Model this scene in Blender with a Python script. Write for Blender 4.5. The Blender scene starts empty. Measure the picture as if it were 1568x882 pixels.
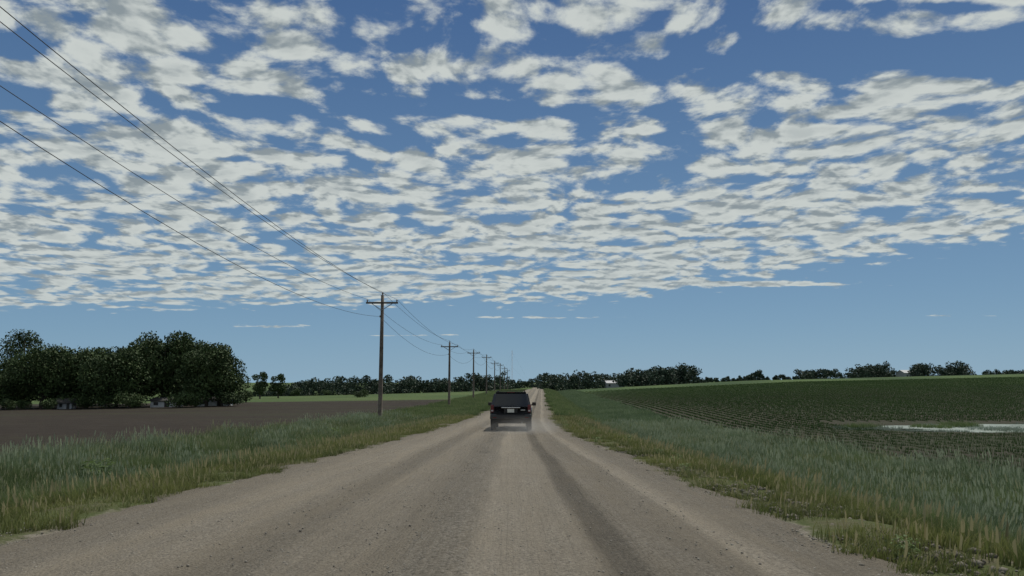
import bpy, bmesh, math, random
import numpy as np
from mathutils import Vector, Matrix
random.seed(3); rng=np.random.default_rng(7)
scene=bpy.context.scene
scene.view_settings.view_transform='Standard'
try: scene.view_settings.look='None'
except Exception: pass
scene.view_settings.exposure=0
COL=scene.collection

# ------------------------------------------------------------------ helpers
class NT:
    def __init__(s,tree): s.t=tree; s.n=tree.nodes; s.l=tree.links
    def node(s,typ,**kw):
        n=s.n.new(typ)
        for k,v in kw.items(): setattr(n,k,v)
        return n
    def set(s,inp,v):
        if v is None: return
        if isinstance(v,bpy.types.NodeSocket): s.l.new(v,inp)
        else: inp.default_value=v
    def m(s,op,a,b=None,c=None,clamp=False):
        n=s.node('ShaderNodeMath',operation=op); n.use_clamp=clamp
        s.set(n.inputs[0],a); s.set(n.inputs[1],b); s.set(n.inputs[2],c)
        return n.outputs[0]
    def vm(s,op,a,b=None,scale=None):
        n=s.node('ShaderNodeVectorMath',operation=op)
        s.set(n.inputs[0],a); s.set(n.inputs[1],b)
        if scale is not None: s.set(n.inputs['Scale'],scale)
        return n.outputs[0]
    def noise(s,vec,scale,detail=3,rough=.5,lac=2.0,dist=0.0,out='Fac'):
        n=s.node('ShaderNodeTexNoise'); s.set(n.inputs['Vector'],vec)
        n.inputs['Scale'].default_value=scale; n.inputs['Detail'].default_value=detail
        n.inputs['Roughness'].default_value=rough; n.inputs['Lacunarity'].default_value=lac
        n.inputs['Distortion'].default_value=dist
        return n.outputs[out]
    def mr(s,v,a,b,c=0.0,d=1.0,smooth=False):
        n=s.node('ShaderNodeMapRange'); n.interpolation_type='SMOOTHSTEP' if smooth else 'LINEAR'
        s.set(n.inputs['Value'],v); s.set(n.inputs['From Min'],a); s.set(n.inputs['From Max'],b)
        s.set(n.inputs['To Min'],c); s.set(n.inputs['To Max'],d)
        return n.outputs['Result']
    def mix(s,f,a,b,blend='MIX'):
        n=s.node('ShaderNodeMix',data_type='RGBA',blend_type=blend)
        s.set(n.inputs['Factor'],f)
        for i,v in ((6,a),(7,b)):
            if isinstance(v,(tuple,list)): v=tuple(v)+((1,) if len(v)==3 else ())
            s.set(n.inputs[i],v)
        return n.outputs[2]
    def gauss(s,P,u0,v0,a,b,slant=0.0,amp=1.0):
        q=s.vm('MULTIPLY',s.vm('SUBTRACT',P,(u0,v0,0)),(1/a,1/b,0))
        n=s.node('ShaderNodeVectorMath',operation='DOT_PRODUCT'); s.l.new(q,n.inputs[0]); s.l.new(q,n.inputs[1])
        return s.m('MULTIPLY',s.m('EXPONENT',s.m('MULTIPLY',n.outputs['Value'],-1.0)),amp)

def new_mat(name,col=(.5,.5,.5),rough=.8,metal=0.0,spec=.3):
    m=bpy.data.materials.new(name); m.use_nodes=True
    b=m.node_tree.nodes['Principled BSDF']
    b.inputs['Base Color'].default_value=(*col,1); b.inputs['Roughness'].default_value=rough
    b.inputs['Metallic'].default_value=metal; b.inputs['Specular IOR Level'].default_value=spec
    return m,NT(m.node_tree),b

def noisy_mat(name,c1,c2,scale=5,rough=.8,metal=0,spec=.3,bump=0.0):
    m,t,b=new_mat(name,c1,rough,metal,spec)
    tc=t.node('ShaderNodeTexCoord').outputs['Object']
    n=t.noise(tc,scale,4,.6)
    t.l.new(t.mix(t.mr(n,.35,.65),c1,c2),b.inputs['Base Color'])
    if bump:
        bn=t.node('ShaderNodeBump'); bn.inputs['Distance'].default_value=bump
        t.l.new(n,bn.inputs['Height']); t.l.new(bn.outputs[0],b.inputs['Normal'])
    return m

def empty(name,loc=(0,0,0),rot=0.0):
    e=bpy.data.objects.new(name,None); COL.objects.link(e); e.location=loc; e.rotation_euler=(0,0,rot)
    e.empty_display_size=.5
    return e
def mesh_obj(name,verts,faces,mat=None,parent=None,smooth=False):
    me=bpy.data.meshes.new(name)
    me.from_pydata([tuple(map(float,v)) for v in verts],[],[tuple(map(int,f)) for f in faces]); me.update()
    o=bpy.data.objects.new(name,me); COL.objects.link(o)
    if mat: me.materials.append(mat)
    if parent: o.parent=parent
    if smooth: me.polygons.foreach_set('use_smooth',[True]*len(me.polygons))
    return o
def box(name,c,s,mat,parent=None,bev=0.0,rot=None,segs=2):
    bm=bmesh.new(); bmesh.ops.create_cube(bm,size=1)
    bmesh.ops.scale(bm,vec=s,verts=bm.verts)
    if bev: bmesh.ops.bevel(bm,geom=list(bm.edges),offset=bev,segments=segs,affect='EDGES',profile=.5)
    if rot: bmesh.ops.rotate(bm,verts=bm.verts,matrix=rot)
    bmesh.ops.translate(bm,verts=bm.verts,vec=c)
    me=bpy.data.meshes.new(name); bm.to_mesh(me); bm.free(); me.materials.append(mat)
    o=bpy.data.objects.new(name,me); COL.objects.link(o)
    if parent: o.parent=parent
    return o
def tube_data(pts,rads,sides=8):
    V=[];F=[]
    pts=[Vector(p) for p in pts]
    for i,p in enumerate(pts):
        d=(pts[min(i+1,len(pts)-1)]-pts[max(i-1,0)]).normalized()
        ref=Vector((0,0,1)) if abs(d.z)<.9 else Vector((1,0,0))
        a=d.cross(ref).normalized(); b=d.cross(a).normalized()
        for k in range(sides):
            t=2*math.pi*k/sides
            V.append(p+(a*math.cos(t)+b*math.sin(t))*rads[i])
    for i in range(len(pts)-1):
        for k in range(sides):
            k2=(k+1)%sides
            F.append((i*sides+k,i*sides+k2,(i+1)*sides+k2,(i+1)*sides+k))
    F.append(tuple(range(sides))); F.append(tuple((len(pts)-1)*sides+k for k in range(sides)))
    return V,F
def tube(name,pts,rads,mat,parent=None,sides=8):
    if not hasattr(rads,'__len__'): rads=[rads]*len(pts)
    V,F=tube_data(pts,rads,sides)
    return mesh_obj(name,V,F,mat,parent,True)

# ------------------------------------------------------------------ world / light
SUN_EL=58; SUN_AZ=28   # azimuth measured from +Y towards +X
w=bpy.data.worlds.new("World"); scene.world=w; w.use_nodes=True
t=NT(w.node_tree); bg=t.n['Background']
sky=t.node('ShaderNodeTexSky'); sky.sky_type='NISHITA'; sky.sun_disc=False
sky.sun_elevation=math.radians(SUN_EL); sky.sun_rotation=math.radians(SUN_AZ)
sky.air_density=1.0; sky.dust_density=.3; sky.ozone_density=3.0
d=t.node('ShaderNodeTexCoord').outputs['Generated']
sp=t.node('ShaderNodeSeparateXYZ'); t.l.new(d,sp.inputs[0])
zp=t.m('MAXIMUM',sp.outputs[2],0.0)
def plane(off):
    z_=t.m('ADD',zp,off); c=t.node('ShaderNodeCombineXYZ')
    for i in range(2): t.l.new(t.m('DIVIDE',sp.outputs[i],z_),c.inputs[i])
    return c.outputs[0],c
Q,_=plane(.037)
sq=t.node('ShaderNodeSeparateXYZ'); t.l.new(Q,sq.inputs[0]); u,v=sq.outputs[0],sq.outputs[1]
P,_=plane(.115)
wn=t.noise(P,2.0,1,.5,out='Color')
Ps=t.vm('ADD',P,t.vm('SCALE',t.vm('SUBTRACT',wn,(.5,.5,.5)),scale=.20))
n1=t.noise(Ps,6.6,6,.56,2.1)
vo=t.node('ShaderNodeTexVoronoi'); vo.feature='F1'; vo.inputs['Scale'].default_value=8.5; t.l.new(Ps,vo.inputs['Vector'])
d0=t.m('ADD',n1,t.m('MULTIPLY',t.m('SUBTRACT',.5,vo.outputs['Distance']),.36))
n2=t.noise(t.vm('ADD',Ps,(.015,.050,0)),6.6,3,.56,2.1)
big=t.noise(P,1.5,2,.55)
holes=[(1.25,1.98,.66,.12,.46),(0.0,2.42,.36,.08,.28),(-.70,2.38,.40,.08,.32),(1.10,2.5,.26,.05,.24),
       (-2.0,3.1,.30,.15,.16),(.55,2.06,.25,.06,.16),(-.95,2.02,.22,.05,.12),(1.9,1.8,.5,.06,.3),(1.1,1.74,.25,.03,.3),(.45,3.3,.25,.05,.12),(-.3,1.95,.25,.06,.12)]
hs=None
for (a,b,c_,e_,amp) in holes:
    g=t.gauss(Q,a,b,c_,e_,amp=amp); hs=g if hs is None else t.m('ADD',hs,g)
ve=t.m('MINIMUM',7.4,t.m('SUBTRACT',8.1,t.m('MULTIPLY',u,1.18)))
vw=t.m('ADD',v,t.m('MULTIPLY',t.m('SUBTRACT',big,.5),2.4))
edge=t.mr(t.m('SUBTRACT',vw,ve),-1.1,1.1,0,.55,True)
ws=None
for (a,b,c_,e_,amp) in [(2.3,5.9,1.0,.14,.56),(4.6,7.65,.6,.18,.53),(-2.9,8.9,.7,.28,.53),(.3,8.2,1.3,.18,.52),(-1.2,10.2,.8,.2,.5)]:
    g=t.gauss(Q,a,b,c_,e_,amp=amp); ws=g if ws is None else t.m('ADD',ws,g)
dd=t.m('ADD',d0,t.m('MULTIPLY',t.m('SUBTRACT',big,.5),.48))
dd=t.m('ADD',t.m('SUBTRACT',t.m('SUBTRACT',dd,hs),edge),ws)
dd=t.m('ADD',dd,t.mr(v,2.3,3.6,0,.05))
mask=t.mr(dd,.375,.575,0,1,True)
thick=t.mr(dd,.60,.86,0,1,True)
lit=t.mr(t.m('SUBTRACT',n1,n2),-.13,.07,0,1,True)
ccol=t.mix(lit,(4.0,4.7,5.0),(9.1,9.7,9.3))
ccol=t.mix(t.m('MULTIPLY',thick,.42),ccol,(4.8,5.5,5.7))
far=t.mr(v,4.0,9.0,0,.45)
ccol=t.mix(far,ccol,(6.6,7.6,7.8))
hz=t.m('POWER',t.mr(sp.outputs[2],0.0,.55,0,1),.6)
grad=t.mix(hz,(3.4,6.2,8.7),(.52,1.45,3.9))
skyc=t.mix(.82,sky.outputs[0],grad)
final=t.mix(t.m('MULTIPLY',mask,.95),skyc,ccol)
t.l.new(final,bg.inputs['Color']); bg.inputs['Strength'].default_value=.065

sd=bpy.data.lights.new('sun','SUN'); sd.energy=3.4; sd.angle=math.radians(.5); sd.color=(1,.955,.88)
so=bpy.data.objects.new('sun',sd); COL.objects.link(so)
el=math.radians(SUN_EL); az=math.radians(SUN_AZ)
sdir=Vector((math.sin(az)*math.cos(el),math.cos(az)*math.cos(el),math.sin(el)))
so.rotation_euler=sdir.to_track_quat('Z','Y').to_euler()

# ------------------------------------------------------------------ terrain functions
def sm(f,y,r=5.0):
    y=np.asarray(y,float); return sum(f(y+r*k) for k in (-1,-.6,-.2,.2,.6,1))/6
_zy=[-400,-60,0,12,22,29,36.5,50,70,100,200,262,320,400,600,1200,6000]
_zz=[3,1.6,0,-.42,-.77,-.95,-1.08,-1.33,-1.6,-1.82,-1.88,-1.72,-2.2,-3.4,-3.6,-4,-8]
def zr(y): return sm(lambda q:np.interp(q,_zy,_zz),y,4)
def XLf(y): return sm(lambda q:np.interp(q,[-60,0,8,22,30,36.5,50,100,267,330,600,6000],[-5.2,-5.4,-5.5,-5.3,-4.85,-4.3,-3.6,-1.8,4.8,7.2,17,210]),y,3)
def XRf(y): return sm(lambda q:np.interp(q,[-60,0,19,30,36.5,50,100,267,330,600,6000],[3.6,3.5,3.46,3.1,2.85,2.95,4.9,11.5,14,24,220]),y,3)
def sst(a,b,x): 
    q=np.clip((x-a)/(b-a),0,1); return q*q*(3-2*q)
def ground(x,y):
    x=np.asarray(x,float); y=np.asarray(y,float)
    z=zr(y); l=XLf(y); r=XRf(y)
    dl=np.maximum(l-x,0); dr=np.maximum(x-r,0)
    left=-.42*sst(.2,4.5,dl)
    left=left-np.interp(dl,[0,8,70,160,400,3000],[0,0,1,1.9,2.5,2.5])*np.interp(y,[-100,30,130,250,400,900,3000],[.5,.5,1.0,1.5,2.3,3,3])
    right=-1.05*sst(.5,5.5,dr)+.12*sst(7,12,dr)
    right=right+.5*sst(60,110,y)*sst(5,12,dr)
    right=right+np.interp(dr,[0,10,28,80,205,400,1500],[0,0,1.1,3.9,7.0,8.3,9])*sst(60,300,y)*np.interp(y,[0,300,420,900,4000],[1,1,.85,.8,.5])
    z=z+np.where(dl>0,left,0)+np.where(dr>0,right,0)
    return z
def gz(x,y): return float(ground(x,y))
PX0,PY0,PA,PB=52,61,24,6.0
POND_Z=gz(32,58)-.02

def region(x,y):
    l=XLf(y); r=XRf(y); dl=l-x; dr=x-r
    wob=.5*np.sin(y*.31+1)+.35*np.sin(y*.83)+.25*np.sin(y*1.9+2)
    road=sst(-.2,.45,-np.maximum(dl,dr)+.15*wob)
    soil=sst(8.2,9.0,dl+.4*wob)*(1-sst(-1.5,1.5,y-(150+.22*dl+0*y)))*(1-sst(0,6,dl-(95+.5*y)))
    crop=sst(10.5,11.6,dr+.4*wob)
    return road,soil,crop

def axis(segs):
    out=[]
    for a,b,s in segs: out+=list(np.arange(a,b,s))
    out.append(segs[-1][1]); return np.array(out)
xs=axis([(-6000,-1500,600),(-1500,-500,100),(-500,-150,14),(-150,-30,3),(-30,-12,.8),(-12,10,.3),(10,30,.8),(30,150,3),(150,500,14),(500,1500,100),(1500,6000,600)])
ys=axis([(-400,-20,20),(-20,0,2),(0,60,.4),(60,180,1.5),(180,450,5),(450,1500,50),(1500,7000,500)])
X,Y=np.meshgrid(xs,ys); Z=ground(X,Y)
inroad=sst(.1,.8,np.minimum(X-XLf(Y),XRf(Y)-X)); Z=Z-.10*inroad
nearm=np.clip(1-inroad,0,1)*(np.abs(X)<60)*(Y<150)
Z=Z+nearm*.03*(np.sin(X*2.1+Y*1.3)+np.sin(X*.9-Y*2.3))
pd=np.clip((1-(((X-PX0)/(PA*1.15))**2+((Y-PY0)/(PB*1.2))**2))*3,0,1)
Z=Z*(1-pd)+(POND_Z-.12)*pd
nx,ny=len(xs),len(ys)
verts=np.stack([X.ravel(),Y.ravel(),Z.ravel()],1)
ii=np.arange(nx*ny).reshape(ny,nx)
faces=np.stack([ii[:-1,:-1].ravel(),ii[:-1,1:].ravel(),ii[1:,1:].ravel(),ii[1:,:-1].ravel()],1)
def fast_mesh(name,verts,faces,smooth=False):
    me=bpy.data.meshes.new(name); k=faces.shape[1]
    me.vertices.add(len(verts)); me.vertices.foreach_set('co',np.ascontiguousarray(verts,dtype=np.float32).ravel())
    me.loops.add(faces.size); me.loops.foreach_set('vertex_index',np.ascontiguousarray(faces,dtype=np.int32).ravel())
    me.polygons.add(len(faces)); me.polygons.foreach_set('loop_start',np.arange(0,faces.size,k,dtype=np.int32))
    me.update(calc_edges=True)
    if smooth: me.polygons.foreach_set('use_smooth',np.ones(len(faces),bool))
    me.validate()
    return me
gme=fast_mesh('ground',verts,faces,True)
road,soil,crop=region(X,Y)
ca=gme.color_attributes.new('region','FLOAT_COLOR','POINT')
ca.data.foreach_set('color',np.stack([road.ravel(),soil.ravel(),crop.ravel(),np.ones(nx*ny)],1).astype(np.float32).ravel())
gob=bpy.data.objects.new('ground',gme); COL.objects.link(gob)
m,t,b=new_mat('ground_mat',rough=.95,spec=.1)
at=t.node('ShaderNodeAttribute',attribute_name='region'); s3=t.node('ShaderNodeSeparateColor'); t.l.new(at.outputs['Color'],s3.inputs[0])
pos=t.node('ShaderNodeNewGeometry').outputs['Position']
sx=t.node('ShaderNodeSeparateXYZ'); t.l.new(pos,sx.inputs[0])
n1=t.noise(pos,.6,5,.6); n2=t.noise(pos,9,4,.65); n3=t.noise(pos,.03,3,.6)
grass=t.mix(n2,(.040,.058,.020),(.095,.105,.038)); grass=t.mix(t.mr(n1,.45,.65),grass,(.10,.085,.055))
farg=t.mix(t.mr(n3,.35,.65),(.055,.088,.030),(.085,.118,.042))
grass=t.mix(t.mr(sx.outputs[1],110,170),grass,farg)
soilc=t.mix(n2,(.021,.017,.013),(.046,.037,.029)); soilc=t.mix(t.mr(n1,.5,.75,0,.5),soilc,(.062,.050,.038))
soilc=t.mix(t.mr(t.noise(t.vm('MULTIPLY',pos,(.02,.12,1)),1,3,.6),.46,.62,0,.5),soilc,(.042,.044,.024))
crp=t.mix(n2,(.030,.027,.019),(.060,.054,.036))
crp=t.mix(t.mr(t.noise(t.vm('MULTIPLY',pos,(.03,.10,1)),1,3,.6),.42,.6,0,.4),crp,(.034,.050,.022))
crpfar=t.mix(t.mr(t.noise(t.vm('MULTIPLY',pos,(.01,.035,1)),1,3,.6),.4,.6),(.036,.064,.024),(.072,.110,.036))
crp=t.mix(t.mr(sx.outputs[1],150,250),crp,crpfar)
grv=t.mix(n2,(.13,.115,.092),(.24,.215,.175))
sep=lambda i:s3.outputs[i]
c=t.mix(t.mr(t.m('ADD',sep(1),t.m('MULTIPLY',t.m('SUBTRACT',n1,.5),.6)),.35,.65),grass,soilc)
c=t.mix(t.mr(t.m('ADD',sep(2),t.m('MULTIPLY',t.m('SUBTRACT',n1,.5),.6)),.35,.65),c,crp)
c=t.mix(t.mr(t.m('ADD',sep(0),t.m('MULTIPLY',t.m('SUBTRACT',n2,.5),1.2)),.3,.7),c,grv)
t.l.new(c,b.inputs['Base Color'])
bn=t.node('ShaderNodeBump'); bn.inputs['Distance'].default_value=.08; bn.inputs['Strength'].default_value=.8
t.l.new(t.m('ADD',n2,n1),bn.inputs['Height']); t.l.new(bn.outputs[0],b.inputs['Normal'])
gme.materials.append(m)

# ------------------------------------------------------------------ road
ry=axis([(-60,0,2),(0,60,.25),(60,180,1.5),(180,700,5)])
nu=81
U=np.linspace(0,1,nu)
RX=np.zeros((len(ry),nu)); RZ=RX.copy(); UU=RX.copy()
L=XLf(ry); R=XRf(ry)
wl=.16*np.sin(ry*.9)+.12*np.sin(ry*2.3+1)+.08*np.sin(ry*5.1)+.05*np.sin(ry*9.7+2); wr=.14*np.sin(ry*1.1+2)+.10*np.sin(ry*2.9)+.07*np.sin(ry*6.3+1)+.05*np.sin(ry*11.3)
fade=np.interp(ry,[60,120],[1,0]); L2=L-.1+wl*fade; R2=R+.1+wr*fade
for j,uu in enumerate(U):
    RX[:,j]=L2+(R2-L2)*uu
    lat=(uu-.5)*2
    RZ[:,j]=zr(ry)+.03+.07*(1-lat*lat)-.09*np.clip((abs(lat)-.93)/.07,0,1)
    for c0,wd,dp in ((.335,.03,.02),(.47,.03,.012),(.535,.018,-.018),(.715,.022,.03),(.76,.015,-.012),(.81,.03,.018),(.28,.015,-.01)):
        RZ[:,j]-=dp*math.exp(-((uu-c0)/wd)**2)
    UU[:,j]=uu
RYY=np.repeat(ry[:,None],nu,1)
rv=np.stack([RX.ravel(),RYY.ravel(),RZ.ravel()],1); ii=np.arange(rv.shape[0]).reshape(len(ry),nu)
rf=np.stack([ii[:-1,:-1].ravel(),ii[:-1,1:].ravel(),ii[1:,1:].ravel(),ii[1:,:-1].ravel()],1)
rme=fast_mesh('gravel_road',rv,rf,True)
latm=(RX-L[:,None])/(R-L)[:,None]
at=rme.color_attributes.new('lat','FLOAT_COLOR','POINT')
at.data.foreach_set('color',np.stack([latm.ravel(),UU.ravel(),UU.ravel()*0,np.ones(UU.size)],1).astype(np.float32).ravel())
rob=bpy.data.objects.new('gravel_road',rme); COL.objects.link(rob)
m,t,b=new_mat('gravel_mat',rough=.95,spec=.12)
at=t.node('ShaderNodeAttribute',attribute_name='lat'); s3=t.node('ShaderNodeSeparateColor'); t.l.new(at.outputs['Color'],s3.inputs[0])
pos=t.node('ShaderNodeNewGeometry').outputs['Position']
stretch=t.noise(t.vm('MULTIPLY',pos,(1.6,.07,1)),1.0,4,.6)
stretch2=t.noise(t.vm('MULTIPLY',pos,(9,.20,1)),1.0,4,.6)
lat=t.m('ADD',s3.outputs[0],t.m('MULTIPLY',t.m('SUBTRACT',t.noise(t.vm('MULTIPLY',pos,(0,.06,0)),1.0,1,.5),.5),.04))
lat=t.m('ADD',lat,t.m('MULTIPLY',t.m('SUBTRACT',stretch2,.5),.022))
rp=t.node('ShaderNodeValToRGB'); t.l.new(lat,rp.inputs[0])
cr=rp.color_ramp
stops=[(0,.70),(.05,.82),(.12,.95),(.20,1.08),(.27,1.06),(.31,.84),(.355,.79),(.39,1.0),(.44,.96),(.485,.86),(.52,.78),(.555,.84),(.58,1.20),(.635,1.14),(.685,1.04),(.702,.60),(.73,.55),(.748,.92),(.79,.80),(.83,.84),(.845,1.20),(.865,1.1),(.885,.88),(1,.70)]
cr.elements[0].position=0; cr.elements[0].color=(.56,.56,.56,1); cr.elements[1].position=1; cr.elements[1].color=(.56,.56,.56,1)
for p_,v_ in stops[1:-1]:
    e=cr.elements.new(p_); e.color=(v_*.8,v_*.8,v_*.8,1)
fine=t.noise(pos,24,5,.80); fine2=t.noise(pos,120,2,.7); med=t.noise(pos,1.4,4,.6)
vo=t.node('ShaderNodeTexVoronoi'); vo.inputs['Scale'].default_value=36; t.l.new(pos,vo.inputs['Vector'])
base=t.mix(t.mr(fine,.36,.64),(.120,.102,.078),(.280,.245,.188))
base=t.mix(t.mr(fine2,.38,.68,0,.5),base,(.325,.29,.23))
base=t.mix(t.mr(stretch,.42,.66,0,.45),base,(.325,.278,.203))
base=t.mix(t.mr(med,.5,.75,0,.30),base,(.135,.118,.094))
peb=t.mix(vo.outputs['Color'],(.080,.072,.060),(.43,.39,.32))
rough_zone=t.m('ADD',t.mr(t.noise(t.vm('MULTIPLY',pos,(3,.4,1)),1,3,.6),.42,.62,.15,.45),t.mr(t.m('ABSOLUTE',t.m('SUBTRACT',lat,.53)),.05,.015,0,.35))
base=t.mix(rough_zone,base,peb)
base=t.mix(1.0,base,rp.outputs[0],'MULTIPLY')
t.l.new(base,b.inputs['Base Color'])
bn=t.node('ShaderNodeBump'); bn.inputs['Distance'].default_value=.03; bn.inputs['Strength'].default_value=1.0
hh=t.m('ADD',fine,t.m('SUBTRACT',.5,t.m('MULTIPLY',vo.outputs['Distance'],.7))); hh=t.m('ADD',hh,t.m('MULTIPLY',stretch2,1.8))
t.l.new(hh,bn.inputs['Height']); t.l.new(bn.outputs[0],b.inputs['Normal'])
rme.materials.append(m)

# loose stones and clods
ico=bmesh.new(); bmesh.ops.create_icosphere(ico,subdivisions=1,radius=1)
iv=np.array([v.co[:] for v in ico.verts]); jf=np.array([[v.index for v in f.verts] for f in ico.faces]); ico.free()
def scatter(name,sy,lat_,rad,mat,off=0.0,metres=None):
    N=len(sy); l_=XLf(sy); r_=XRf(sy)
    sx_=l_+(r_-l_)*lat_ if metres is None else r_+metres
    lt=((sx_-l_)/(r_-l_)-.5)*2
    sz_=zr(sy)+.03+.07*(1-np.clip(lt*lt,0,1))-.09*np.clip((abs(lt)-.93)/.07,0,1)
    sz_=np.where(abs(lt)>1,ground(sx_,sy)+.01,sz_)+off
    ang=rng.random(N)*6.28
    V=iv[None]*(rad[:,None,None]*(1+.5*rng.random((N,1,3))*np.array([1,1,.3])))*(1+.45*(rng.random((N,len(iv),1))-.5))
    ca_,sa_=np.cos(ang)[:,None],np.sin(ang)[:,None]
    V=np.stack([V[...,0]*ca_-V[...,1]*sa_,V[...,0]*sa_+V[...,1]*ca_,V[...,2]*.8],-1)+np.stack([sx_,sy,sz_],1)[:,None]
    F=(jf[None]+(np.arange(N)*len(iv))[:,None,None]).reshape(-1,3)
    me=fast_mesh(name,V.reshape(-1,3),F); o=bpy.data.objects.new(name,me); COL.objects.link(o); me.materials.append(mat)
N=24000
sy=3+ (rng.random(N)**1.5)*34; side=rng.random(N)
lat_=np.where(side<.34, 1.0+rng.normal(0,.03,N), np.where(side<.50,0.0+rng.normal(0,.03,N),np.where(side<.70,.53+rng.normal(0,.02,N),rng.random(N))))
scatter('gravel_stones',sy,lat_,.0035+.009*rng.random(N)**3,noisy_mat('stone_mat',(.12,.108,.09),(.32,.295,.245),7))
N=1400
scatter('dirt_clods',4+rng.random(N)*22,None,.012+.050*rng.random(N)**3,noisy_mat('clod_mat',(.09,.078,.06),(.19,.17,.135),12,.95),metres=rng.normal(.5,.40,N))

# water
wv=[];n=96
for i in range(n):
    a=2*math.pi*i/n; rr=1+.10*math.sin(3*a+1)+.07*math.sin(7*a)+.05*math.sin(13*a)+.03*math.sin(29*a)
    wv.append((PX0+PA*rr*math.cos(a),PY0+PB*rr*math.sin(a),POND_Z-.03))
wm,t,b=new_mat('water_mat',(.17,.20,.17),.5,0,.22)
pos=t.node('ShaderNodeNewGeometry').outputs['Position']
nn=t.noise(t.vm('MULTIPLY',pos,(.6,2.2,1)),1.2,4,.65)
t.l.new(t.mix(t.mr(nn,.38,.54),(.10,.135,.085),(.21,.25,.215)),b.inputs['Base Color'])
bn=t.node('ShaderNodeBump'); bn.inputs['Distance'].default_value=.06
t.l.new(t.noise(pos,3,3,.6),bn.inputs['Height']); t.l.new(bn.outputs[0],b.inputs['Normal'])
mesh_obj('water',wv,[tuple(range(n))],wm)

# ------------------------------------------------------------------ grass
def foliage_mat(name,c1,c2,tip,transl=.25,rough=.7):
    m,t,b=new_mat(name,c1,rough,0,.2)
    at=t.node('ShaderNodeAttribute',attribute_name='col'); s=t.node('ShaderNodeSeparateColor'); t.l.new(at.outputs['Color'],s.inputs[0])
    pos=t.node('ShaderNodeNewGeometry').outputs['Position']
    big=t.noise(pos,.28,3,.6)
    f=t.m('ADD',t.m('MULTIPLY',s.outputs[0],.45),t.m('MULTIPLY',t.mr(big,.38,.62),.7),clamp=True)
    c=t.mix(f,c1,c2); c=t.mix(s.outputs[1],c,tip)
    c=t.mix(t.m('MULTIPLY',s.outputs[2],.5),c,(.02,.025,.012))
    t.l.new(c,b.inputs['Base Color'])
    if transl>0:
        tr=t.node('ShaderNodeBsdfTranslucent'); t.l.new(c,tr.inputs['Color'])
        mx=t.node('ShaderNodeMixShader'); mx.inputs[0].default_value=transl
        out=t.n['Material Output']; t.l.new(b.outputs[0],mx.inputs[1]); t.l.new(tr.outputs[0],mx.inputs[2]); t.l.new(mx.outputs[0],out.inputs[0])
    return m
def blades(name,size,n,h0,h1,wd,lean,mat,heads=0.0,clump=0.0,positions=None,drym=.12):
    if positions is None:
        px=(rng.random(n)-.5)*size; py=(rng.random(n)-.5)*size
        if clump:
            k=int(n/14)+1; cx=(rng.random(k)-.5)*size; cy=(rng.random(k)-.5)*size; idx=rng.integers(0,k,n)
            g=rng.random(n)<clump
            px=np.where(g,cx[idx]+rng.normal(0,.05*size**.5,n),px); py=np.where(g,cy[idx]+rng.normal(0,.05*size**.5,n),py)
    else: px,py=positions; n=len(px)
    h=h0+(h1-h0)*rng.random(n)**1.3; w_=wd*(.6+.8*rng.random(n)); a=rng.random(n)*6.283
    le=lean*h*(.2+rng.random(n)); ld=rng.random(n)*6.283
    ld=np.where(rng.random(n)<.5,ld,rng.normal(.4,.6,n))
    dx,dy=np.cos(a)*w_/2,np.sin(a)*w_/2; lx,ly=np.cos(ld)*le,np.sin(ld)*le
    def pt(f,s,hz): return np.stack([px+lx*f+dx*s,py+ly*f+dy*s,h*hz-.03*(hz==0)],1)
    V=np.stack([pt(0,-1,0),pt(0,1,0),pt(.3,.8,.55),pt(.3,-.8,.55),pt(1,.08,1),pt(1,-.08,1)],1)
    base=(np.arange(n)*6)[:,None]
    F=np.concatenate([base+np.array([0,1,2,3]),base+np.array([3,2,4,5])])
    c0=rng.random(n); dry=(rng.random(n)<drym)*.7
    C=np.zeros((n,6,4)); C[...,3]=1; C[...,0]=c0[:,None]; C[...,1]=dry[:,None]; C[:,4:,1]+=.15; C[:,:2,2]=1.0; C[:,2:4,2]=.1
    V=V.reshape(-1,3); C=C.reshape(-1,4)
    if heads:
        k=int(n*heads); q=rng.integers(0,n,k); hx=px[q]+lx[q]; hy=py[q]+ly[q]; hz=h[q]*1.05; s=.012; L_=.10
        dxh,dyh=np.cos(a[q])*s,np.sin(a[q])*s
        W=np.stack([np.stack([hx-dxh,hy-dyh,hz],1),np.stack([hx+dxh,hy+dyh,hz],1),np.stack([hx+dxh*1.3+.02,hy+dyh*1.3,hz+L_],1),np.stack([hx-dxh*.2+.02,hy-dyh*.2,hz+L_*1.4],1)],1).reshape(-1,3)
        G=(np.arange(k)*4)[:,None]+np.array([0,1,2,3])+len(V)
        W2=np.stack([np.stack([px[q]-.002,py[q],0*hz],1),np.stack([px[q]+.002,py[q],0*hz],1),np.stack([hx+.003,hy,hz],1),np.stack([hx-.003,hy,hz],1)],1).reshape(-1,3)
        G2=(np.arange(k)*4)[:,None]+np.array([0,1,2,3])+len(V)+len(W)
        cc=np.zeros((len(W)+len(W2),4)); cc[:,3]=1; cc[:,0]=.8; cc[:len(W),1]=.85; cc[len(W):,1]=.4
        V=np.concatenate([V,W,W2]); F=np.concatenate([F,G,G2]); C=np.concatenate([C,cc])
    me=fast_mesh(name,V,F)
    at=me.color_attributes.new('col','FLOAT_COLOR','POINT'); at.data.foreach_set('color',np.clip(C,0,1).astype(np.float32).ravel())
    me.materials.append(mat); return me
g_green=foliage_mat('grass_mat',(.060,.106,.034),(.160,.216,.080),(.29,.29,.17),.33)
g_short=foliage_mat('short_grass_mat',(.090,.122,.034),(.200,.218,.070),(.33,.29,.16),.33)
g_silver=foliage_mat('tall_grass_mat',(.058,.104,.042),(.160,.224,.112),(.30,.34,.23),.33)
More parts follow.
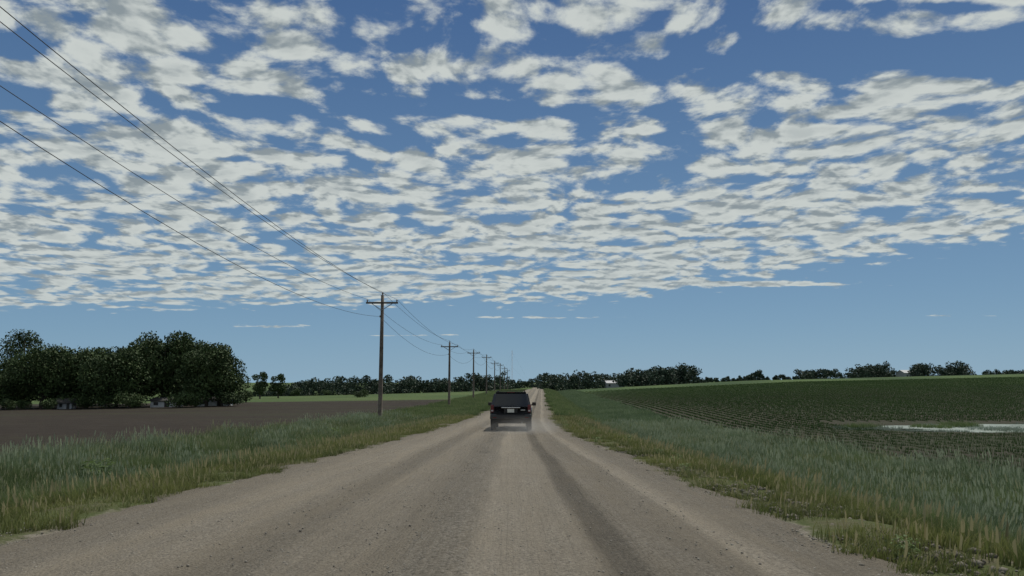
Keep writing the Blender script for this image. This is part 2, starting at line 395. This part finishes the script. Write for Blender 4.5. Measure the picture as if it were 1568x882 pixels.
g_pale=foliage_mat('pale_grass_mat',(.16,.20,.15),(.28,.33,.27),(.38,.42,.36),.3)
g_corn=foliage_mat('crop_mat',(.042,.084,.023),(.074,.130,.036),(.10,.15,.045),.15)
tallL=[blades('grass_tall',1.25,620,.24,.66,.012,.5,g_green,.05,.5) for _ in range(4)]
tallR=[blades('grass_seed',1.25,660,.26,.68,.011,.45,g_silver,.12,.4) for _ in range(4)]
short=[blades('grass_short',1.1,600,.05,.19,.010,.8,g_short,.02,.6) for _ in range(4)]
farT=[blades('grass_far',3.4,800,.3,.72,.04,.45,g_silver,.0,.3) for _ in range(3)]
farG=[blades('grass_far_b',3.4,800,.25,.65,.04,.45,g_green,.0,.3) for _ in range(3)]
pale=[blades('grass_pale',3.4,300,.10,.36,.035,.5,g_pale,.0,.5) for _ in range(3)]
def weed(name):
    n=160; th=rng.random(n)*6.283; hh=rng.random(n)*.55; rr=.05+.22*rng.random(n)
    px,py=np.cos(th)*rr,np.sin(th)*rr; s=.03+.045*rng.random(n)
    ux,uy=np.cos(th)*s*1.7,np.sin(th)*s*1.7; vx,vy=-np.sin(th)*s*.6,np.cos(th)*s*.6; dz=rng.normal(0,.03,n)
    V=np.stack([np.stack([px-ux*.2,py-uy*.2,hh],1),np.stack([px+ux*.4+vx,py+uy*.4+vy,hh+.02],1),np.stack([px+ux,py+uy,hh+dz],1),np.stack([px+ux*.4-vx,py+uy*.4-vy,hh+.02],1)],1).reshape(-1,3)
    F=(np.arange(n)*4)[:,None]+np.array([0,1,2,3])
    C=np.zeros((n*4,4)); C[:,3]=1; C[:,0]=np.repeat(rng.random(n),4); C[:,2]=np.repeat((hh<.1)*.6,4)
    me=fast_mesh(name,V,F); a=me.color_attributes.new('col','FLOAT_COLOR','POINT'); a.data.foreach_set('color',C.astype(np.float32).ravel()); me.materials.append(g_green); return me
weeds=[weed('weed') for _ in range(3)]
def place(me,x,y,parent,s=1.0,rot=None,sink=0.0):
    o=bpy.data.objects.new(me.name,me); COL.objects.link(o); o.parent=parent
    e=.6; z=gz(x,y); gx=(gz(x+e,y)-gz(x-e,y))/(2*e); gy=(gz(x,y+e)-gz(x,y-e))/(2*e)
    nrm=Vector((-gx,-gy,1)).normalized()
    q=Vector((0,0,1)).rotation_difference(nrm).to_matrix().to_4x4()
    r_=random.random()*6.283 if rot is None else rot
    o.matrix_local=Matrix.Translation((x,y,z-sink))@q@Matrix.Rotation(r_,4,'Z')@Matrix.Diagonal((s,s,s*(1 if rot is not None else random.uniform(.7,1.25)),1))
    return o
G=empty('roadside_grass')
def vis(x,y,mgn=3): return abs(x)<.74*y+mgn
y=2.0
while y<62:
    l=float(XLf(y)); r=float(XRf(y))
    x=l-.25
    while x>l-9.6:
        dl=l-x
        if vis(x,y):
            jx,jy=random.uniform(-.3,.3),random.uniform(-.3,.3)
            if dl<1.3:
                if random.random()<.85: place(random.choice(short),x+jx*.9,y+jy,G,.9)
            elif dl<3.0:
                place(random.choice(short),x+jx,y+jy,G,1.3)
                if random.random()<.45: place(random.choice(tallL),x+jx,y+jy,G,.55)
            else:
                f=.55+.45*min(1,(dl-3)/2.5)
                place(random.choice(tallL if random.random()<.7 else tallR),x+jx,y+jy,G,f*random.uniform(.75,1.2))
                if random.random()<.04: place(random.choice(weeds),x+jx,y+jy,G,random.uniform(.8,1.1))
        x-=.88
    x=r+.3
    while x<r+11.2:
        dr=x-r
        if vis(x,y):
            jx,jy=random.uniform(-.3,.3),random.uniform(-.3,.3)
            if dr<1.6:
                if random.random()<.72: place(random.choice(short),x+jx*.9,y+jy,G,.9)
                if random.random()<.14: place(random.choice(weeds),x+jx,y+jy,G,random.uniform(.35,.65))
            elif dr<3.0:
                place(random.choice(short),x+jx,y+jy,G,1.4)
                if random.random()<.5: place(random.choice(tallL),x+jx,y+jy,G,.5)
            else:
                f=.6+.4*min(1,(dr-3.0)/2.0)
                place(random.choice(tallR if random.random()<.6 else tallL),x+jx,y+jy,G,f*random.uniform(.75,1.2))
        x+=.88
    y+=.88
y=62
while y<300:
    l=float(XLf(y)); r=float(XRf(y))
    for k in range(5):
        xx=l-1.2-k*2.0
        if y<290: place(random.choice(farG),xx+random.uniform(-.6,.6),y+random.uniform(-1,1),G,.55 if k==0 else .85)
        xx=r+1.2+k*2.1
        place(random.choice(farT if k>1 else farG),xx+random.uniform(-.6,.6),y+random.uniform(-1,1),G,.55 if k==0 else .85)
    y+=2.6
for k in range(110):
    a=random.random()*6.283; q=math.sqrt(random.random())*1.12
    place(random.choice(pale if random.random()<.9 else farG),PX0+PA*q*math.cos(a),PY0+PB*q*math.sin(a),G,random.uniform(.6,.9),sink=.05)

# crop rows
C=empty('crop_rows')
def crop_tile(nr,length,sp,dens_,h0,h1,wd,per=5):
    px=[];py=[]
    for r in range(nr):
        k=int(length/dens_)
        for i in range(k):
            if rng.random()<.04: continue
            for q in range(per):
                px.append((r-(nr-1)/2)*sp+rng.normal(0,.02)); py.append(-length/2+(i+.5)*dens_+rng.normal(0,.03))
    return blades('crop_tile',1,0,h0,h1,wd,.6,g_corn,positions=(np.array(px),np.array(py)))
tiles=[crop_tile(4,6,1.14,.16,.08,.22,.028) for _ in range(2)]
tilesf=[crop_tile(4,12,1.14,.26,.10,.26,.06) for _ in range(2)]
yy=6
while yy<230:
    near=yy<60; st=6 if near else 12
    yc=yy+(3 if near else 6)
    for k in range(44):
        r=float(XRf(yc)); x=2.95+.04*(yc-50)+9.0+k*4.56
        if x<r+11.6: continue
        if vis(x,yc,6) and not (((x-PX0)/(PA+3))**2+((yc-PY0)/(PB+5))**2<1):
            place(random.choice(tiles if near else tilesf),x,yc,C,1.0,rot=-.04)
    yy+=st

# ------------------------------------------------------------------ trees
leafm=foliage_mat('leaf_mat',(.022,.042,.014),(.072,.108,.036),(.12,.155,.055),0)
leafd=foliage_mat('hazed_leaf_mat',(.030,.050,.034),(.054,.082,.052),(.08,.11,.07),0)  # treeline leaves paler and bluer: distance haze painted into the colour
bark=noisy_mat('bark_mat',(.055,.045,.035),(.12,.10,.08),6,.95,bump=.02)
def leaf_cloud(cents,rads,n,size,fill=.35):
    k=len(cents); vol=rads.prod(1)**(2/3); idx=rng.choice(k,n,p=vol/vol.sum())
    dr=rng.normal(size=(n,3)); dr/=np.linalg.norm(dr,axis=1)[:,None]
    rr=np.where(rng.random(n)<fill,rng.random(n)**.4,rng.normal(.95,.10,n))
    p=cents[idx]+dr*rads[idx]*rr[:,None]
    s=size*(.5+rng.random(n)); a=rng.normal(size=(n,3)); nr=dr*.5+rng.normal(size=(n,3))*.7
    nr/=np.linalg.norm(nr,axis=1)[:,None]; t1=np.cross(nr,a); t1/=np.linalg.norm(t1,axis=1)[:,None]; t2=np.cross(nr,t1)
    s=s[:,None]
    V=np.stack([p-t1*s,p+t2*s*.55+t1*s*.1,p+t1*s,p-t2*s*.6],1).reshape(-1,3)
    F=(np.arange(n)*4)[:,None]+np.array([0,1,2,3])
    cl=rng.random(k)[idx]
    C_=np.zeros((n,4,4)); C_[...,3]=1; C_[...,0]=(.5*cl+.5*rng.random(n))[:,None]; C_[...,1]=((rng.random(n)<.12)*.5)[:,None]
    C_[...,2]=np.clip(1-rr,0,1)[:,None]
    return V,F,C_.reshape(-1,4)
def crown(H,W,base,k,lob=.28):
    cz=(H+base)/2; hz=(H-base)/2
    cents=[];rads=[]
    for i in range(k):
        th=rng.random()*6.283; zf=rng.uniform(-1,1); rr=math.sqrt(max(0,1-zf*zf*.8))*rng.uniform(.35,.82)
        r=W*lob*rng.uniform(.55,1.1)*.6
        cents.append((math.cos(th)*rr*W/2,math.sin(th)*rr*W/2,cz+zf*(hz-r*.7))); rads.append((r*1.15,r*1.15,r*.8))
    return np.array(cents),np.array(rads)
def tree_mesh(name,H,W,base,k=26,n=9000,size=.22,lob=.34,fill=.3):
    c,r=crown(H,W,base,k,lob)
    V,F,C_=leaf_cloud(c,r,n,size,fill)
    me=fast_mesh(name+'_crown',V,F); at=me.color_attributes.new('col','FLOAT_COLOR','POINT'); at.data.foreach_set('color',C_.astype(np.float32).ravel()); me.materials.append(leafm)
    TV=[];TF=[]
    def add(pts,rads,s=7):
        v_,f_=tube_data(pts,rads,s); o=len(TV); TV.extend(v_); TF.extend([tuple(i+o for i in f) for f in f_])
    top=base+(H-base)*.75; R0=H*.022+.05
    tr=[(0,0,-.3),(0.05,0,H*.1),(.12,.05,max(base,H*.15)),( -.1,.1,(base+top)/2),(0.1,0,top)]
    add(tr,[R0*1.3,R0,R0*.85,R0*.5,R0*.12],9)
    for i in range(min(k,14)):
        e=Vector(c[i]); s0=Vector((.05,.05,base*.8+(e.z-base*.8)*.35*random.random()+.1)); mid=(s0+e)/2+Vector((0,0,-.2+.3*random.random()))
        add([s0,mid,e],[R0*.4,R0*.25,R0*.08],5)
    tm=bpy.data.meshes.new(name+'_trunk'); tm.from_pydata([tuple(v) for v in TV],[],TF); tm.materials.append(bark); tm.update()
    return me,tm
def put_tree(nm,meshes,x,y,s=1.0,sz=1.0,rot=None):
    e=empty(nm,(x,y,gz(x,y)-.05),random.random()*6.28 if rot is None else rot); e.scale=(s,s,s*sz)
    for n_,me in zip(('crown','trunk'),meshes):
        o=bpy.data.objects.new(n_,me); COL.objects.link(o); o.parent=e
T_round=[tree_mesh('t%d'%i,12,11,1.2,36,14000,.21) for i in range(3)]
T_wide=[tree_mesh('w%d'%i,9.5,11,.9,32,12000,.20) for i in range(2)]
T_airy=tree_mesh('a',15,11,4.5,24,4200,.18,.26,.5)
T_small=[tree_mesh('s%d'%i,7,4.6,.7,16,3000,.2,.42) for i in range(2)]
T_shrub=[tree_mesh('b%d'%i,3.0,4.2,.2,12,1500,.16,.5) for i in range(2)]
put_tree('deciduous_tree',T_airy,-90,138)
for (px,d,top,W,T) in [(65,130,528,1.0,T_wide),(8,128,572,.75,T_wide),(35,136,540,.9,T_wide),(135,132,532,1.0,T_wide),(180,128,530,.95,T_wide),(110,140,538,1,T_wide),(215,138,520,.95,T_round),
                  (250,134,504,1.0,T_round),(285,140,516,.9,T_round),(318,128,522,.85,T_round),(340,130,527,.74,T_round),(205,150,530,1,T_round),(155,152,532,1,T_round),(90,150,530,1,T_round),(300,152,527,.9,T_round)]:
    x=(px-784)/1150*d; zt=1.4+(141-.9923*(top-441))/1142*d; z0=gz(x,d)
    T=random.choice(T); H=12 if T in T_round else 9.5
    put_tree('deciduous_tree',T,x,d,W,(zt-z0)/H/W)
for (px,d,top) in [(399,215,569),(427,220,572)]:
    x=(px-784)/1150*d; zt=1.4+(141-.9923*(top-441))/1146*d; z0=gz(x,d); put_tree('deciduous_tree',random.choice(T_small),x,d,1.0,(zt-z0)/7)
for (px,d) in [(548,200),(556,205),(20,122),(75,124),(165,126),(200,123),(130,127),(100,128),(455,260),(500,270),(378,160),(352,127),(40,125),(276,122),(302,124)]:
    x=(px-784)/1150*d; put_tree('shrub',random.choice(T_shrub),x,d,random.uniform(.55,.95))

def treeline(name,specs,size=.50,per=480):
    cs=[];rs=[]
    for (x,y,H,W) in specs:
        z0=gz(x,y); k=9
        for i in range(k):
            zf=rng.random(); r=W*.24*rng.uniform(.7,1.2)
            ww=W*.5*(1-.5*zf)
            cs.append((x+rng.uniform(-1,1)*ww,y+rng.uniform(-1,1)*ww,z0+.3+zf*(H-r*.8))); rs.append((r,r,r*.8))
    V,F,C_=leaf_cloud(np.array(cs),np.array(rs),per*len(specs),size,.3)
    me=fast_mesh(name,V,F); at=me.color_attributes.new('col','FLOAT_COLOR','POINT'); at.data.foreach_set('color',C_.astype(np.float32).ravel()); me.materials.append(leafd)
    o=bpy.data.objects.new(name,me); COL.objects.link(o)
def line_specs(tab,d0,d1,step,jit=5):
    out=[]; px=tab[0][0]
    while px<=tab[-1][0]:
        top=np.interp(px,[a for a,_ in tab],[b_ for _,b_ in tab])+random.uniform(-3,jit)
        d=random.uniform(d0,d1); x=(px-784)/1150*d; zt=1.4+(141-.9923*(top-441))/1147*d; H=max(1.8,zt-gz(x,d))
        out.append((x,d,H,min(9,max(3.5,H*1.1)))); px+=step*random.uniform(.6,1.4)
    return out
treeline('distant_treeline',line_specs([(370,598),(440,588),(470,580),(520,577),(575,575),(620,576),(650,579),(700,578),(735,573),(770,572),(778,590)],380,430,5))
treeline('distant_treeline',line_specs([(770,584),(800,580),(832,579)],520,600,6))
treeline('distant_treeline',line_specs([(832,572),(850,570),(870,577),(890,568),(915,570),(945,576)],380,430,5))
treeline('distant_treeline',line_specs([(950,572),(965,566),(1000,563),(1030,560),(1050,558),(1062,563),(1066,574)],340,380,4))
treeline('distant_treeline',line_specs([(1075,579),(1120,577),(1150,575),(1160,568),(1170,576),(1220,574)],470,520,9,3))
treeline('distant_treeline',line_specs([(1226,567),(1255,564),(1286,567)],440,470,5))
treeline('distant_treeline',line_specs([(1300,565),(1320,560),(1335,558),(1355,553),(1366,560)],430,460,4))
treeline('distant_treeline',line_specs([(1398,560),(1412,555),(1426,561)],430,460,4))
treeline('distant_treeline',line_specs([(1440,560),(1452,556),(1470,552),(1488,557)],430,460,4))
treeline('distant_treeline',line_specs([(1510,568),(1535,566),(1590,565)],470,500,9,3))

# ------------------------------------------------------------------ utility poles & wires
wood=noisy_mat('pole_wood',(.085,.068,.052),(.17,.14,.11),3,.9,bump=.01)
steel=noisy_mat('galvanised_steel',(.22,.22,.22),(.3,.3,.3),9,.5,.7)
porc=noisy_mat('insulator_mat',(.16,.15,.14),(.24,.22,.2),4,.3)
wirem,_,_=new_mat('wire_mat',(.03,.03,.03),.6,.3)
poles=[(-32,10.6),(13,9.15),(58,8.06),(106.7,6.85),(151.6,7.6),(196,8.1),(240,7.6),(284,7.9),(328,7.4),(372,7.0)]
PX=lambda y:-11.6+.0252*y
att=[]
for (y,top) in poles:
    x=PX(y); z0=gz(x,y); e=empty('utility_pole',(x,y,z0)); H=top-z0
    tube('shaft',[(0,0,-.6),(0,0,H*.5),(0,0,H)],[.18,.155,.12],wood,e,12)
    box('crossarm',(0,-.16,H-.62),(2.5,.10,.14),wood,e,.012)
    for sgn in (-1,1):
        box('brace',(sgn*.42,-.165,H-.93),(.98,.03,.05),steel,e,0,Matrix.Rotation(sgn*-math.radians(33),3,'Y'))
        tube('insulator',[(sgn*1.15,-.16,H-.56),(sgn*1.15,-.16,H-.50),(sgn*1.15,-.16,H-.44),(sgn*1.15,-.16,H-.36)],[.02,.055,.06,.03],porc,e,10)
        tube('bolt',[(sgn*.4,-.25,H-.62),(sgn*.4,-.02,H-.62)],.015,steel,e,6)
    tube('top_insulator',[(0,0,H),(0,0,H+.08),(0,0,H+.14),(0,0,H+.24)],[.03,.06,.065,.03],porc,e,10)
    tube('neutral_insulator',[(-.15,-.05,H-1.75),(-.15,-.05,H-1.6)],.05,porc,e,8)
    tube('ground_wire',[(.12,-.12,0),(.11,-.11,H*.6),(.1,-.1,H-.8)],.008,wirem,e,5)
    att.append([(x-1.15,y-.16,top-.34),(x,y,top+.25),(x+1.15,y-.16,top-.34),(x-.16,y-.05,top-1.68)])
lines=empty('power_line')
for k in range(4):
    pts=[]
    for i in range(len(att)-1):
        a,b_=Vector(att[i][k]),Vector(att[i+1][k]); sag=[.75,.65,.7,1.15][k]
        for s in range(20):
            q=s/20; p=a.lerp(b_,q); p.z-=4*sag*q*(1-q); pts.append(p)
    pts.append(Vector(att[-1][k]))
    rad=[.011 if p.y<60 else .012+.00006*(p.y-60) for p in pts]
    tube('wire',pts,rad,wirem,lines,5)

# radio mast
mast=empty('radio_mast',(0,800,-4))
for a in (0,2.094,4.189):
    tube('leg',[(.6*math.cos(a),.6*math.sin(a),0),(.6*math.cos(a),.6*math.sin(a),38)],.08,steel,mast,5)
for i in range(38):
    a=2.094*(i%3); b2=2.094*((i+1)%3)
    tube('lattice',[(.6*math.cos(a),.6*math.sin(a),i),(.6*math.cos(b2),.6*math.sin(b2),i+1)],.05,steel,mast,4)
for a in (0.3,2.4,4.5):
    for hh_ in (36,20): tube('guy_wire',[(0,0,hh_),(22*math.cos(a),22*math.sin(a),0)],.02,steel,mast,4)

# ------------------------------------------------------------------ buildings
glass,_,_=new_mat('window_glass',(.03,.035,.04),.1,0,.6)
def house(name,x,y,w_,l_,h_,rh,wall,roof,rot,door=True,sink=0):
    e=empty(name,(x,y,gz(x,y)-sink),rot)
    mesh_obj('walls',[(-w_/2,-l_/2,-.4),(w_/2,-l_/2,-.4),(w_/2,l_/2,-.4),(-w_/2,l_/2,-.4),(-w_/2,-l_/2,h_),(w_/2,-l_/2,h_),(w_/2,l_/2,h_),(-w_/2,l_/2,h_),(-w_/2,0,h_+rh),(w_/2,0,h_+rh)],
      [(0,1,5,4),(1,2,6,9,5),(2,3,7,6),(3,0,4,8,7),(0,3,2,1)],wall,e)
    o=.35; k=rh/(l_/2); t_=.12
    for sgn in (-1,1):
        p=[(-w_/2-o,sgn*(l_/2+o),h_-k*o+.02),(w_/2+o,sgn*(l_/2+o),h_-k*o+.02),(w_/2+o,0,h_+rh+.02),(-w_/2-o,0,h_+rh+.02)]
        p2=[(a,b,c+t_) for a,b,c in p]
        mesh_obj('roof',p+p2,[(0,1,2,3),(4,5,6,7),(0,1,5,4),(1,2,6,5),(3,0,4,7)],roof,e)
    nwin=max(2,int(w_/2.6)); wh=min(1.1,h_*.5)
    for i in range(nwin):
        xx=-w_/2+(i+.5)*w_/nwin
        if door and i==nwin//2:
            dh=min(2.1,h_*.85); box('door',(xx,-l_/2-.03,dh/2),(min(1.0,w_*.2),.06,dh),roof,e)
        else:
            box('window',(xx,-l_/2-.02,h_*.55),(min(.9,w_*.2),.04,wh),glass,e)
            box('window_trim',(xx,-l_/2-.015,h_*.55-wh/2-.06),(min(1.1,w_*.22),.05,.1),wall,e)
    return e
white=noisy_mat('white_siding',(.56,.56,.54),(.68,.68,.66),2,.6)
grey=noisy_mat('grey_metal',(.32,.33,.34),(.42,.42,.42),2,.5)
shing=noisy_mat('shingles',(.045,.042,.038),(.08,.075,.07),5,.9)
house('farmhouse',-62.5,150,9,7,2.3,1.3,white,shing,.1)
house('farm_shed',-59.5,130,4.2,3,1.1,.4,white,shing,-.2)
house('farm_shed',-52.5,133,5.5,3,1.1,.4,white,shing,.1)
house('garden_shed',-75,127,2.2,2.0,1.1,.5,grey,shing,.2)
house('machine_shed',230,436,9,8,3.8,1.6,grey,grey,.1)
house('machine_shed',53,395,8,8,2.6,1.2,grey,grey,.1)

# ------------------------------------------------------------------ SUV
def suv(x,y):
    z=float(zr(y))+.085; e=empty('suv',(x,y,z),-.02)
    e.rotation_euler=(math.atan((float(zr(y+4))-float(zr(y)))/4),0,-.02); e.scale=(1.07,1.07,1.07)
    paint,t,b=new_mat('black_paint',(.012,.013,.016),.28,0,.5)
    tc=t.node('ShaderNodeTexCoord').outputs['Object']; s=t.node('ShaderNodeSeparateXYZ'); t.l.new(tc,s.inputs[0])
    dust=t.m('MULTIPLY',t.mr(s.outputs[2],1.1,.35,.02,.24),t.mr(t.noise(tc,3,5,.6),.3,.75,.2,1))
    t.l.new(t.mix(dust,(.009,.010,.013),(.16,.14,.115)),b.inputs['Base Color']); t.l.new(t.mr(dust,0,.3,.2,.7),b.inputs['Roughness'])
    b.inputs['Coat Weight'].default_value=.4
    gl,_,_=new_mat('tinted_glass',(.010,.012,.015),.06,0,.6)
    pl=noisy_mat('black_plastic',(.016,.016,.016),(.032,.030,.029),5,.65)
    rub=noisy_mat('tyre_rubber',(.016,.016,.016),(.045,.041,.036),6,.9)
    red,_,_=new_mat('tail_lamp_red',(.12,.010,.010),.2,0,.5)
    amb,_,_=new_mat('lamp_clear',(.45,.42,.40),.2,0,.5)
    chrome,_,_=new_mat('chrome',(.6,.6,.6),.18,1)
    plate=noisy_mat('plate_mat',(.62,.60,.52),(.7,.68,.6),4,.5)
    rim,_,_=new_mat('alloy',(.35,.35,.36),.3,.9)
    st=[(0.03,.50,.88,.98,1.05),(0.10,.46,.93,1.0,1.10),(.5,.42,.955,1.02,1.12),(1.2,.40,.96,1.0,1.12),(3.2,.40,.96,1.0,1.10),(3.5,.40,.955,.98,1.08),(4.3,.42,.93,.90,1.00),(4.68,.46,.86,.80,.90),(4.78,.52,.74,.72,.80)]
    V=[];F=[]
    for (yy,zb,hw,zm,zt) in st:
        half=[(0,zb),(hw*.80,zb),(hw*.95,zb+.06),(hw,zb+.22),(hw*1.0,zm-.12),(hw*.985,zm),(hw*.93,zt-.01),(hw*.80,zt+.01),(0,zt+.03)]
        ring=[(a,yy,c) for a,c in half]+[(-a,yy,c) for a,c in half[-2:0:-1]]
        V+=ring
    n=len(ring)
    for i in range(len(st)-1):
        for k in range(n): F.append((i*n+k,i*n+(k+1)%n,(i+1)*n+(k+1)%n,(i+1)*n+k))
    F.append(tuple(range(n))); F.append(tuple((len(st)-1)*n+k for k in range(n))[::-1])
    body=mesh_obj('body',V,F,paint,e,True)
    cut=[]
    for wy in (.95,3.85):
        v_,f_=tube_data([(-1.2,wy,.40),(1.2,wy,.40)],[.46,.46],24); o=mesh_obj('arch_cutter',v_,f_,pl,e)
        bm_=body.modifiers.new('arch','BOOLEAN'); bm_.operation='DIFFERENCE'; bm_.object=o; bm_.solver='EXACT'; cut.append(o)
    dg=bpy.context.evaluated_depsgraph_get(); dg.update()
    nm=bpy.data.meshes.new_from_object(body.evaluated_get(dg)); body.modifiers.clear(); body.data=nm
    for o in cut: bpy.data.objects.remove(o)
    B=[(-.91,.07,1.08),(.91,.07,1.08),(.90,3.45,1.08),(-.90,3.45,1.08)]
    T=[(-.76,.26,1.73),(.76,.26,1.73),(.73,2.55,1.74),(-.73,2.55,1.74)]
    bm=bmesh.new(); vs=[bm.verts.new(p) for p in B+T]
    fs=[(0,1,5,4),(1,2,6,5),(2,3,7,6),(3,0,4,7),(4,5,6,7),(3,2,1,0)]
    for f in fs: bm.faces.new([vs[i] for i in f])
    bm.normal_update()
    bmesh.ops.bevel(bm,geom=[ed for ed in bm.edges if max(v.co.z for v in ed.verts)>1.5],offset=.075,segments=3,affect='EDGES')
    me=bpy.data.meshes.new('cabin'); bm.to_mesh(me); bm.free(); me.materials.append(paint)
    o=bpy.data.objects.new('cabin',me); COL.objects.link(o); o.parent=e
    def panel(nm_,c,u0,u1,v0,v1,mat,off=.006,r=.12):
        c=[Vector(p) for p in c]; nrm=(c[1]-c[0]).cross(c[3]-c[0]).normalized()
        def bil(u,v): return (c[0]*(1-u)+c[1]*u)*(1-v)+(c[3]*(1-u)+c[2]*u)*v
        pts=[]
        for cu,cv,a0 in ((u1-r*.5*(u1-u0),v1-r*(v1-v0),0),(u0+r*.5*(u1-u0),v1-r*(v1-v0),90),(u0+r*.5*(u1-u0),v0+r*(v1-v0),180),(u1-r*.5*(u1-u0),v0+r*(v1-v0),270)):
            for q in range(5):
                a=math.radians(a0+q*22.5); pts.append(bil(cu+math.cos(a)*r*.5*(u1-u0),cv+math.sin(a)*r*(v1-v0)))
        return mesh_obj(nm_,[p+nrm*off for p in pts],[tuple(range(len(pts)))],mat,e)
    panel('rear_window',[B[0],B[1],T[1],T[0]],.09,.91,.10,.86,gl)
    panel('windscreen',[B[2],B[3],T[3],T[2]],.05,.95,.08,.92,gl)
    for a,b_,c_,d_,nm_ in ((B[1],B[2],T[2],T[1],'side_window'),(B[3],B[0],T[0],T[3],'side_window')):
        for q0,q1 in ((.05,.30),(.33,.62),(.65,.93)):
            if a==B[3]: q0,q1=1-q1,1-q0
            panel(nm_,[a,b_,c_,d_],q0,q1,.10,.84,gl,.006,.1)
    box('rear_bumper',(0,.0,.62),(1.86,.26,.26),paint,e,.06,segs=3)
    box('bumper_step',(0,-.09,.73),(1.3,.12,.03),pl,e,.01)
    box('bumper_lower',(0,.02,.46),(1.6,.18,.10),pl,e,.03)
    box('tailgate_recess',(0,.015,.90),(.62,.04,.22),pl,e,.01)
    box('licence_plate',(0,-.012,.90),(.31,.012,.16),plate,e,.004)
    box('chrome_strip',(0,.012,1.04),(.86,.05,.045),chrome,e,.015)
    box('badge',(.55,.012,.93),(.2,.02,.035),chrome,e,.005)
    box('tailgate_seam',(0,.028,.775),(1.5,.012,.012),pl,e)
    for s_ in (-1,1):
        box('tail_lamp',(s_*.84,.065,.99),(.15,.13,.34),red,e,.03)
        box('reverse_lamp',(s_*.835,-.004,.90),(.09,.012,.07),amb,e,.004)
        box('bumper_reflector',(s_*.72,-.135,.60),(.16,.01,.04),red,e,.003)
        box('roof_rail',(s_*.62,1.45,1.80),(.035,1.9,.03),pl,e,.01)
        for yy in (.6,1.45,2.3): box('rail_foot',(s_*.62,yy,1.765),(.035,.08,.05),pl,e)
        box('door_mirror',(s_*1.08,3.02,1.17),(.20,.12,.17),pl,e,.04)
        box('mirror_arm',(s_*.95,3.02,1.12),(.12,.06,.05),pl,e,.01)
        box('mirror_glass',(s_*1.08,2.955,1.17),(.16,.006,.13),gl,e,.002)
        box('mud_flap',(s_*.80,.44,.33),(.26,.02,.26),pl,e,.005)
        box('door_handle',(s_*.965,2.0,.98),(.03,.18,.03),pl,e,.008)
        for wy in (.95,3.85):
            tp=[(s_*.70,.30),(s_*.715,.365),(s_*.76,.385),(s_*.88,.385),(s_*.925,.365),(s_*.94,.30)]
            V=[];F=[];N_=32
            for (xx,r_) in tp:
                for k in range(N_): V.append((xx,wy+r_*math.cos(2*math.pi*k/N_),.385+r_*math.sin(2*math.pi*k/N_)))
            for i in range(len(tp)-1):
                for k in range(N_): F.append((i*N_+k,i*N_+(k+1)%N_,(i+1)*N_+(k+1)%N_,(i+1)*N_+k))
            F.append(tuple(range(N_)))
            mesh_obj('tyre',V,F,rub,e,True)
            v_,f_=tube_data([(s_*.80,wy,.385),(s_*.90,wy,.385)],[.27,.25],24); mesh_obj('wheel_rim',v_,f_,rim,e)
            for q in range(5):
                a=q*1.2566; box('spoke',(s_*.925,wy+.15*math.cos(a),.385+.15*math.sin(a)),(.03,.06,.24),rim,e,.01,None)
    for rx in (.9,2.0): box('crossbar',(0,rx,1.80),(1.2,.05,.02),pl,e,.005)
    box('spoiler',(0,.26,1.735),(1.38,.16,.035),paint,e,.012)
    box('high_brake_lamp',(0,.175,1.728),(.34,.012,.022),red,e,.003)
    tube('wiper',[(0,.085,1.14),(.1,.105,1.2),(.42,.12,1.22)],.01,pl,e,6)
    box('axle',(0,.95,.36),(1.4,.12,.12),pl,e,.03)
    tube('exhaust',[(.5,-.02,.38),(.5,.9,.40)],.035,steel,e,10)
    box('fuel_tank',(0,1.6,.40),(1.3,.9,.16),pl,e,.03)
    box('tow_hitch',(0,-.1,.42),(.07,.2,.07),pl,e,.01)
    box('headlamp',(-.70,4.70,.76),(.30,.12,.14),amb,e,.03); box('headlamp',(.70,4.70,.76),(.30,.12,.14),amb,e,.03)
    box('grille',(0,4.76,.68),(.9,.06,.2),pl,e,.02)
suv(-.06,36.4)

# faint dust hanging behind the wheels (real volume)
bm=bmesh.new(); bmesh.ops.create_icosphere(bm,subdivisions=3,radius=1)
dz=float(zr(36.0))
bmesh.ops.scale(bm,vec=(2.6,3.8,.72),verts=bm.verts); bmesh.ops.translate(bm,verts=bm.verts,vec=(.55,35.6,dz+.55))
me=bpy.data.meshes.new('dust_cloud'); bm.to_mesh(me); bm.free()
dm=bpy.data.materials.new('dust_mat'); dm.use_nodes=True; t=NT(dm.node_tree); t.n.remove(t.n['Principled BSDF'])
vs=t.node('ShaderNodeVolumeScatter'); vs.inputs['Color'].default_value=(.93,.88,.79,1)
pos=t.node('ShaderNodeNewGeometry').outputs['Position']
q=t.vm('MULTIPLY',t.vm('SUBTRACT',pos,(.55,35.6,dz+.28)),(1/2.4,1/3.5,1/.62))
ln=t.node('ShaderNodeVectorMath',operation='LENGTH'); t.l.new(q,ln.inputs[0])
den=t.m('MULTIPLY',t.mr(ln.outputs['Value'],1.0,.1,0,.26,True),t.mr(t.noise(pos,1.1,3,.6),.35,.65,.1,1))
t.l.new(den,vs.inputs['Density']); t.l.new(vs.outputs[0],t.n['Material Output'].inputs['Volume'])
me.materials.append(dm); o=bpy.data.objects.new('dust_cloud',me); COL.objects.link(o)

# ------------------------------------------------------------------ camera
cd=bpy.data.cameras.new('camera'); cam=bpy.data.objects.new('camera',cd); COL.objects.link(cam)
cd.sensor_width=36; cd.lens=26.2; cd.clip_end=20000; cd.clip_start=.05
cam.location=(0,0,1.4); cam.rotation_euler=(math.radians(90+7.1),0,0)
scene.camera=cam
